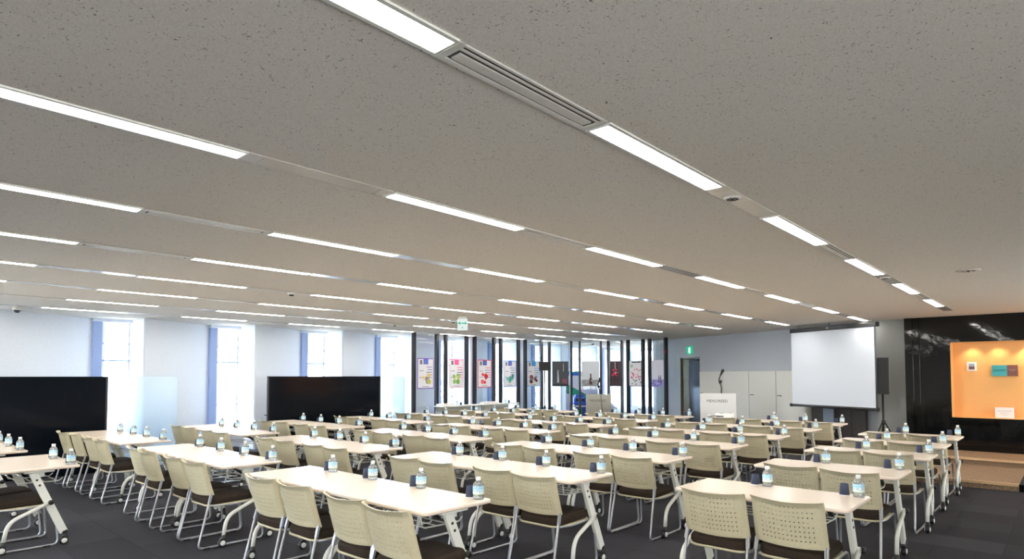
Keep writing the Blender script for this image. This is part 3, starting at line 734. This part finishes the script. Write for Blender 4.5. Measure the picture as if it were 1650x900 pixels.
for k, (y, w_) in enumerate(((11.05, .5), (12.7, .55))):
    b = MB(); b.box(-.1, .1, -w_/2, w_/2, 0, .05, 0); b.box(-.07, .07, -w_/2+.06, w_/2-.06, .05, .058, 1)
    tag(b.build('document_tray', [M['paper'], M['wood_edge']], loc=(-12.36, y, .80), bevel=.004), ['low white tray on the narrow table nearer the black dividers', 'low white tray on the narrow table nearer the tripod speaker'][k], 'tray', 'trays on the narrow tables')
for k, (x, y) in enumerate(((-12.35, 11.3), (-12.32, 12.85))):
    b = MB(); b.box(-.14, .14, -.28, .28, 0, .32, 0); b.box(-.145, .145, -.285, .285, .28, .325, 1)
    tag(b.build('cardboard_box', [flat('cardboard', 206, 196, 172, .8), flat('cardboard_lid', 216, 206, 184, .8)], loc=(x, y, 0)), ['buff box under the narrow table nearer the black dividers', 'buff box under the narrow table nearer the tripod speaker'][k], 'box', 'boxes under the narrow tables')

# ------------------------------------------------------------------ cabinets, lecterns
cx = [5.272, 4.364, 3.445, 2.585, 1.749]
for i in range(4):
    s0, s1 = sorted((cx[i], cx[i+1])); t = empty('tall_cabinet', 'tall pale grey cupboard, %s from the metal door' % ORD[i], 'cupboard', (0, 0, 0), 0, 'cupboards along the grey wall')
    b = MB(); wseg(b, s0+.004, s1-.004, .05, 1.70, .28, .005); b.build('carcass', M['cabinet'], t)
    b = MB(); wseg(b, s0+.02, s1-.02, 0, .05, .26, .02); b.build('plinth', M['dark_steel'], t)
    b = MB(); wseg(b, s0+.012, s1-.012, .055, 1.69, .298, .282); dd = b.build('cabinet_door', M['cabinet'], t)
    b = MB(); wseg(b, s1-.16, s1-.05, 1.10, 1.115, .32, .298); b.build('handle', M['dark_steel'], dd)
def microphone(label, loc, h, dark=True):
    t = empty('gooseneck_microphone', label, 'microphone', loc)
    b = MB(); b.lathe([(.05, 0), (.05, .012), (.02, .025), (.012, .03)], 16); b.build('base', M['black_plastic'], t)
    b = MB(); b.tube(fillet([(0, 0, .02), (0, 0, h*.45), (-.05, -.03, h*.62), (.02, -.05, h*.92)], .1, 6), .013, 8); b.build('stem', M['black_plastic'], t)
    b = MB(); b.lathe([(.0, -.09), (.018, -.08), (.026, 0), (.036, .04), (.03, .07), (.0, .08)], 12); o = b.build('capsule', M['black_plastic'], t); o.location = (.045, -.055, h*.95); o.rotation_euler = (.3, .6, 0)
    b = MB(); b.tube([(-.03, -.02, h*.52), (.0, 0, h*.64)], .03, 8); b.build('clamp', M['black_plastic'], t)
def lectern(label, x0, x1, y, h, m, cable, rz):
    xc = (x0+x1)/2; hw = (x1-x0)/2
    t = empty('lectern', label, 'lectern', (xc, y, 0), rz)
    b = MB(); b.box(-hw, hw, 0, .025, .03, h); b.build('front_panel', m, t, bevel=.003)
    for s in (-1, 1):
        b = MB(); b.box(s*hw-(.025 if s > 0 else 0), s*hw+(.025 if s < 0 else 0), .025, .48, .03, h-.04); b.build('side_panel', m, t)
    b = MB(); b.prism([(-hw+.025, .025), (hw-.025, .025), (hw-.025, .46), (-hw+.025, .46)], h-.12, h-.09); b.build('desk_top', m, t)
    b = MB(); b.box(-hw+.025, hw-.025, .05, .45, .45, .47); b.build('shelf', m, t)
    b = MB()
    b.box(-hw, hw, 0, .46, 0, .03); b.build('base', M['dark_steel'], t)
    text('lettering', 'MENOREED', .088, t, (-.02, -.0012, h-.175), M['ink'])
    if cable:
        b = MB(); b.tube(fillet([(.06, -.008, h+.02), (.07, -.008, h-.2), (.11, -.008, h-.5), (.08, -.008, .1)], .1, 5), .006, 6); b.build('cable', M['black_plastic'], t)
lectern('white lectern with dark lettering before the pale cupboards', -6.37, -5.60, 13.6, 1.185, M['lectern'], False, .40)
lectern('steel grey lectern with dark lettering before the glass screens', -9.84, -9.17, 14.0, 1.09, M['steel_panel'], True, .62)
microphone('black microphone on the white lectern', (-5.98, 13.78, 1.095), .60)
microphone('black microphone on the steel grey lectern', (-9.62, 14.22, 1.0), .50)

# ------------------------------------------------------------------ projection screen
SA = Vector((-4.724, 14.725)); SB = Vector((-2.862, 13.774)); sd = SB-SA; sw = sd.length; srz = math.atan2(sd.y, sd.x)
t = empty('projection_screen', 'large white projection screen with black case hung before the grey wall', 'projection screen', ((SA.x+SB.x)/2, (SA.y+SB.y)/2, 0), srz)
b = MB(); b.box(-sw/2, sw/2, -.004, .004, .95, 2.55); b.build('fabric', M['screen'], t)
b = MB(); b.box(-sw/2-.02, sw/2+.06, -.03, .08, 2.55, 2.64); b.build('case', M['black_plastic'], t, bevel=.01)
b = MB(); b.tube([(-sw/2-.04, 0, .925), (sw/2+.03, 0, .925)], .028, 12); b.build('bottom_bar', M['black_plastic'], t)
b = MB()
for s in (-1, 1): b.lathe([(.0, -.03), (.036, -.028), (.036, .028), (.0, .03)], 12, 0, c=(s*(sw/2+.03), 0, .925), axis='x')
b.build('end_knob', M['black_plastic'], t)
b = MB(); b.tube([(-.05, .04, 2.64), (-.05, .04, CEIL)], .012, 8); b.tube([(-.9, .04, 2.64), (-.9, .04, CEIL)], .008, 8); b.tube([(.95, .04, 2.64), (.95, .04, CEIL)], .008, 8); b.build('hanger', M['chrome'], t)
b = MB(); b.box(-.055, -.02, -.034, -.03, 2.585, 2.61); b.build('clasp', M['chrome'], t)
# dark panels painted for the wall shade, stored chair frame and panel under the screen
t = empty('shade_panels', 'dark panels coloured for the shade on the wall under the projection screen', 'shade panels', (0, 0, 0))
for k in range(4):
    b = MB(); s0 = .40+.335*k; wseg(b, s0, s0+.32, .02, 1.35, .13, .06); b.build('leaf', flat('shade_taupe', 74, 70, 68, .6), t)
t = empty('foot_panel', 'pale blue grey narrow panel standing on the floor under the projection screen', 'panel', (*wpt(1.15, .30), 0), srz)
b = MB(); b.box(-.13, .13, -.015, .015, .05, .86); b.build('sheet', flat('pale_blue_grey', 136, 150, 168, .5), t)
b = MB(); b.box(-.15, .15, -.12, .12, 0, .05); b.build('base', M['dark_steel'], t)
t = empty('floor_cable_bag', 'black soft equipment bag lying on the floor below the projection screen', 'bag', (*wpt(.7, .62), 0), srz)
b = MB(); b.lathe([(.0, -.32), (.09, -.31), (.13, -.2), (.14, .0), (.13, .2), (.09, .31), (.0, .32)], 14, 0, c=(0, 0, .13), axis='x'); b.build('body', M['black_plastic'], t)
b = MB(); b.tube(fillet([(-.12, -.02, .24), (-.10, -.03, .34), (.10, -.03, .34), (.12, -.02, .24)], .06, 4), .012, 8); b.build('strap', M['black_plastic'], t)

def stand_speaker(loc, rz, where, zb, w_, h_, d_):
    t = empty('speaker_stand', 'black tripod stand carrying the loudspeaker '+where, 'speaker stand', loc, rz, 'tripod speaker stands')
    b = MB(); b.tube([(0, 0, .18), (0, 0, zb)], .018, 10); b.build('pole', M['black_plastic'], t)
    b = MB(); b.lathe([(.03, .62), (.035, .63), (.035, .70), (.03, .71)], 12); b.build('collar', M['black_plastic'], t)
    for k in range(3):
        a = math.radians(90+120*k); ca, sa = math.cos(a), math.sin(a)
        b = MB(); b.tube([(ca*.03, sa*.03, .66), (ca*.36, sa*.36, .015)], .013, 8); b.tube([(ca*.02, sa*.02, .22), (ca*.25, sa*.25, .30)], .008, 6); b.build('leg', M['black_plastic'], t)
    t = empty('loudspeaker', 'black loudspeaker on a tripod '+where, 'loudspeaker', (loc[0], loc[1], zb), rz, 'black loudspeakers')
    b = MB(); b.prism([(-w_/2, -d_/2), (w_/2, -d_/2), (w_/2*.75, d_/2), (-w_/2*.75, d_/2)], 0, h_); b.build('cabinet', M['black_plastic'], t, bevel=.01)
    b = MB(); b.box(-w_/2+.015, w_/2-.015, -d_/2-.008, -d_/2, .015, h_-.015); b.build('front_mesh', flat('speaker_mesh', 26, 26, 28, .7), t)
stand_speaker((-11.7, 14.4, 0), .75, 'before the pale blue framed poster', 1.74, .36, .27, .26)
stand_speaker((-2.785, 14.0, 0), .4, 'beside the projection screen', 1.22, .20, .72, .2)

# ------------------------------------------------------------------ projector and cable
t = empty('projector', 'white projector on the front table before the white lectern', 'projector', (-5.15, 12.0, TOP), .12)
b = MB(); b.prism(rrect(-.16, .16, -.13, .13, .03), .015, .095); b.build('body', M['white'], t, bevel=.012)
b = MB(); b.lathe([(.045, 0), (.045, .02), (.03, .022), (.028, .006), (.0, .004)], 16, 0, c=(.07, .13, .055), axis='y'); b.build('lens', M['black_plastic'], t)
b = MB()
for x in (-.12, .12):
    for y in (-.09, .09): b.lathe([(.014, 0), (.012, .016)], 10, 0, c=(x, y, 0))
b.build('foot', M['black_plastic'], t)
b = MB(); b.box(-.12, .02, -.132, -.130, .03, .055); b.box(-.10, -.02, -.05, .03, .095, .0965); b.build('socket_plate', M['ink'], t)
b = MB(); b.tube(fillet([(-.07, -.13, .045), (-.16, -.20, .05), (-.22, -.22, .03), (-.28, -.26, -.05), (-.30, -.30, -.3)], .06, 5), .007, 6); b.build('cable', M['black_plastic'], t)

# ------------------------------------------------------------------ niche pictures
t = empty('small_picture', 'small white framed picture on the orange niche wall', 'picture', (-1.40, BY+ND, 1.755))
b = MB(); b.box(-.075, .075, -.03, 0, -.085, .085); b.build('frame', M['white'], t, bevel=.006)
b = MB(); b.box(-.045, .045, -.034, -.03, -.055, 0.0, 0); b.box(-.045, .045, -.034, -.03, 0.0, .055, 1); b.build('print', [flat('print_brown', 120, 84, 70), flat('print_blue', 150, 170, 196)], t)
t = empty('wall_plaque', 'teal and brown plaque with scripted lettering on the orange niche', 'plaque', (-.915, BY+ND, 1.675))
b = MB(); b.box(-.185, .035, -.045, 0, -.10, .10); b.build('teal_panel', flat('plaque_teal', 60, 160, 168), t)
b = MB(); b.box(.036, .19, -.045, 0, -.10, .10); b.build('brown_panel', flat('plaque_brown', 116, 76, 70), t)
o = text('script', 'Primary', .058, t, (-.075, -.0465, .005), flat('plaque_dark_teal', 20, 80, 92), shear=.4); o.rotation_euler = (PI/2, -.12, 0)
text('caption', 'ABUNDANT\nSTORY', .022, t, (.113, -.0465, .005), flat('plaque_pink', 190, 160, 156))
t = empty('notice_card', 'white printed card standing at the foot of the orange niche', 'card', (-.93, BY+.14, NZ0+.012))
b = MB(); b.box(-.135, .135, -.006, .006, 0, .19); b.build('card', M['paper'], t)
b = MB(); b.box(-.14, .14, .006, .010, 0, .195); b.box(-.04, .04, .010, .07, 0, .01); b.build('holder', flat('card_holder_pink', 226, 190, 150), t)
text('lettering', 'THANK YOU FOR VISITING', .017, t, (0, -.0066, .125), M['ink']); text('lettering', 'PLEASE ASK OUR STAFF', .012, t, (0, -.0066, .085), M['ink']); text('lettering', 'RECEPTION', .012, t, (0, -.0066, .055), M['ink'])

# ------------------------------------------------------------------ signs and ceiling fittings
b = MB(); t = empty('exit_sign', 'white hanging exit sign with green arrow under the ceiling', 'exit sign', (-8.55, 8.06, 0), .735)
b = MB(); b.box(-.075, .075, -.02, .02, CEIL-.04, CEIL); b.build('mount', M['white_metal'], t)
b = MB(); b.box(-.095, .095, -.018, .018, CEIL-.26, CEIL-.04); b.build('housing', M['exit_white'], t)
b = MB(); b.box(-.02, .06, -.021, -.018, CEIL-.135, CEIL-.115); b.add([(.05,-.021,CEIL-.10),(.09,-.021,CEIL-.125),(.05,-.021,CEIL-.15),(.05,-.018,CEIL-.10),(.09,-.018,CEIL-.125),(.05,-.018,CEIL-.15)], [(0,1,2),(5,4,3),(0,3,4,1),(1,4,5,2),(2,5,3,0)])
b.add([(-.05,-.021,CEIL-.10),(-.085,-.021,CEIL-.125),(-.05,-.021,CEIL-.15),(-.05,-.018,CEIL-.10),(-.085,-.018,CEIL-.125),(-.05,-.018,CEIL-.15)], [(0,1,2),(5,4,3),(0,3,4,1),(1,4,5,2),(2,5,3,0)]); b.box(-.05, -.035, -.021, -.018, CEIL-.15, CEIL-.10)
b.box(-.012, .012, -.021, -.018, CEIL-.22, CEIL-.20); b.build('arrow', M['exit_green'], t)
p = wpt(onwall(-8.32), .0); wrz = math.atan2(-WD.y, -WD.x)
t = empty('exit_sign', 'green lit running figure exit sign over the metal door', 'exit sign', (p[0], p[1], 2.335), wrz)
b = MB(); b.box(-.11, .11, -.04, 0, -.115, .115); b.build('housing', M['exit_green'], t)
b = MB(); b.box(-.02, .06, -.042, -.04, -.09, .09); b.build('doorway', M['exit_white'], t)
b = MB(); b.lathe([(.0, 0), (.016, 0), (.016, .002), (.0, .002)], 12, 0, c=(-.025, -.044, .055), axis='y'); b.beam((-.03, -.043, .04), (-.01, -.043, -.01), .024, .002, (1,0,0)); b.beam((-.01, -.043, -.01), (-.05, -.043, -.06), .016, .002, (1,0,0)); b.beam((-.01, -.043, -.01), (.03, -.043, -.05), .016, .002, (1,0,0)); b.beam((-.03, -.043, .03), (.02, -.043, .01), .012, .002, (0,0,1))
b.build('figure', M['exit_white'], t)
def dome(label, loc):
    t = empty('dome_camera', label, 'camera', loc, 0, 'ceiling dome cameras')
    b = MB(); b.lathe([(.065, 0), (.065, -.035), (.055, -.045)], 18); b.build('housing', M['white_metal'], t)
    b = MB(); b.lathe([(.052, -.045), (.05, -.06), (.038, -.078), (.02, -.088), (.0, -.09)], 18); b.build('dome', flat('smoked_dome', 60, 62, 66, .15), t)
dome('grey dome camera on the ceiling at the near end of the windows', (-12.75, 2.05, CEIL)); dome('grey dome camera on the ceiling behind the glass screens', (-11.9, 17.2, CEIL))
def disc_fit(name, cat, label, loc, r, grp, m2):
    t = empty(name, label, cat, loc, 0, grp)
    b = MB(); b.lathe([(r, 0), (r, -.006), (r*.9, -.01), (.0, -.011)], 24); b.build('plate', m2, t)
    b = MB()
    for k in range(8):
        a = 2*PI*k/8; b.box(r*.5*math.cos(a)-.008, r*.5*math.cos(a)+.008, r*.5*math.sin(a)-.008, r*.5*math.sin(a)+.008, -.0135, -.010)
    b.lathe([(r*.2, -.010), (r*.18, -.015), (.0, -.016)], 12); b.build('grille', M['dark_steel'], t)
disc_fit('ceiling_speaker', 'ceiling speaker', 'round ceiling speaker in the strip row nearest the steps, by the near panel', (LX0, 3.80, CEIL-.004), .055, 'round ceiling speakers', M['vent'])
disc_fit('ceiling_speaker', 'ceiling speaker', 'round ceiling speaker in the strip row nearest the steps, farther toward the black wall', (LX0, 8.10, CEIL-.004), .055, 'round ceiling speakers', M['vent'])
disc_fit('ceiling_inspection_plate', 'ceiling plate', 'round flat plate alone on the bare ceiling before the orange niche', (-.79, 8.15, CEIL), .11, None, M['vent'])
def detector(label, loc):
    t = empty('smoke_detector', label, 'smoke detector', loc, 0, 'smoke detectors')
    b = MB(); b.lathe([(.05, 0), (.05, -.015), (.042, -.03)], 16); b.build('base', M['vent'], t)
    b = MB(); b.lathe([(.036, -.03), (.03, -.045), (.0, -.048)], 16); b.build('sensor', M['dark_steel'], t)
detector('small smoke detector on the fifth ceiling strip from the steps', (LX0+4*LDX, 4.15, CEIL-.004)); detector('small smoke detector on the seventh ceiling strip from the steps', (LX0+6*LDX, 8.2, CEIL-.004)); detector('small smoke detector on the sixth ceiling strip from the steps', (LX0+5*LDX, 8.5, CEIL-.004))
t = empty('fire_alarm', 'round dark red fire alarm on the last glass screen post', 'fire alarm', (-8.80, 16.415, 2.29), math.atan2(16.466-16.751, -8.811+9.503))
b = MB(); b.lathe([(.055, 0), (.055, -.02), (.045, -.03), (.0, -.032)], 18, 0, axis='y'); b.build('bell', flat('alarm_red', 120, 26, 40), t)
b = MB(); b.lathe([(.02, -.031), (.015, -.038), (.0, -.04)], 12, 0, axis='y'); b.build('lens', flat('alarm_lens', 170, 60, 70), t)

# ------------------------------------------------------------------ recycling stand seen behind the glass
t = empty('information_board', 'white display board with a green slanted band behind the glass screens', 'display board', (-12.75, 17.75, 0), .735)
b = MB(); b.box(-.55, .55, 0, .04, .05, 1.75); b.build('board', M['white'], t)
b = MB(); b.box(-.55, .55, -.003, 0, 1.60, 1.70); b.build('blue_band', flat('band_blue', 50, 110, 200), t)
b = MB(); b.box(-.55, .55, -.003, 0, 1.70, 1.75); b.add([(-.55,-.004,1.32),(-.55,-.004,.98),(.40,-.004,.72),(.40,-.004,.80),(-.55,0,1.32),(-.55,0,.98),(.40,0,.72),(.40,0,.80)], [(0,1,2,3),(7,6,5,4),(0,4,5,1),(1,5,6,2),(2,6,7,3),(3,7,4,0)]); b.build('green_band', flat('band_green', 20, 150, 110), t)
text('lettering', 'PBBR', .10, t, (.1, -.004, 1.65), M['white'])
b = MB(); b.box(-.5, .5, -.1, .14, 0, .05); b.build('base', M['dark_steel'], t)
for k in range(2):
    t = empty('recycling_bin', ['blue lidded bin behind the glass, under the tall end of the green band', 'blue lidded bin behind the glass, under the low end of the green band'][k], 'bin', (-12.35+.44*k, 17.05+.42*k, 0), .735, 'recycling bins behind the glass')
    b = MB(); b.prism(rrect(-.2, .2, -.18, .18, .05), 0, .62); b.build('body', flat('bin_blue', 40, 70, 170), t)
    b = MB(); b.prism(rrect(-.22, .22, -.2, .2, .06), .62, .70); b.prism(rrect(-.2, .2, -.18, .18, .08), .70, .86); b.prism(rrect(-.15, .15, -.13, .13, .08), .86, .96); b.build('lid', flat('bin_lid_blue', 50, 100, 210), t, bevel=.02)
    b = MB()
    for x in (-.09, .09): b.lathe([(.0, -.004), (.05, -.004), (.05, .0), (.0, 0)], 14, 0, c=(x, -.18, .79), axis='y')
    b.build('opening', M['black_plastic'], t)
    b = MB(); b.box(-.05, .07, -.184, -.18, .15, .52); b.build('green_sticker', flat('bin_green', 30, 160, 80), t)
    b = MB(); b.box(-.21, .21, -.19, .19, .55, .60); b.build('liner', M['white'], t)
# shrubs outside
for k, (x, y, h) in enumerate(((-19.5, 14.5, 1.3), (-20.2, 17.0, 1.5), (-20.5, 20.5, 1.4), (-19.8, 24.5, 1.6))):
    t = empty('garden_shrub', 'pale green shrub outside the windows, %s from the near end' % ORD[k], 'shrub', (x, y, -.3), 0, 'shrubs outside the windows')
    R = random.Random(k); b = MB()
    for q in range(500):
        a, e, r = R.random()*2*PI, R.random(), .35+.45*R.random()
        px, py, pz = r*math.cos(a), r*math.sin(a)*1.3, .25+h*e; u = Vector((R.uniform(-1,1), R.uniform(-1,1), R.uniform(-1,1))).normalized()*.09; v = u.orthogonal().normalized()*.05; c3 = Vector((px, py, pz))
        b.add([c3-u, c3+v, c3+u, c3-v], [(0,1,2,3)])
    b.build('foliage', flat('shrub_green', 150, 180, 120, .8), t)
    b = MB()
    for q in range(4): b.tube([(0, 0, 0), (.25*math.cos(q*1.6), .25*math.sin(q*1.6), h)], .02, 6)
    b.build('stem', flat('shrub_bark', 110, 90, 70, .9), t)
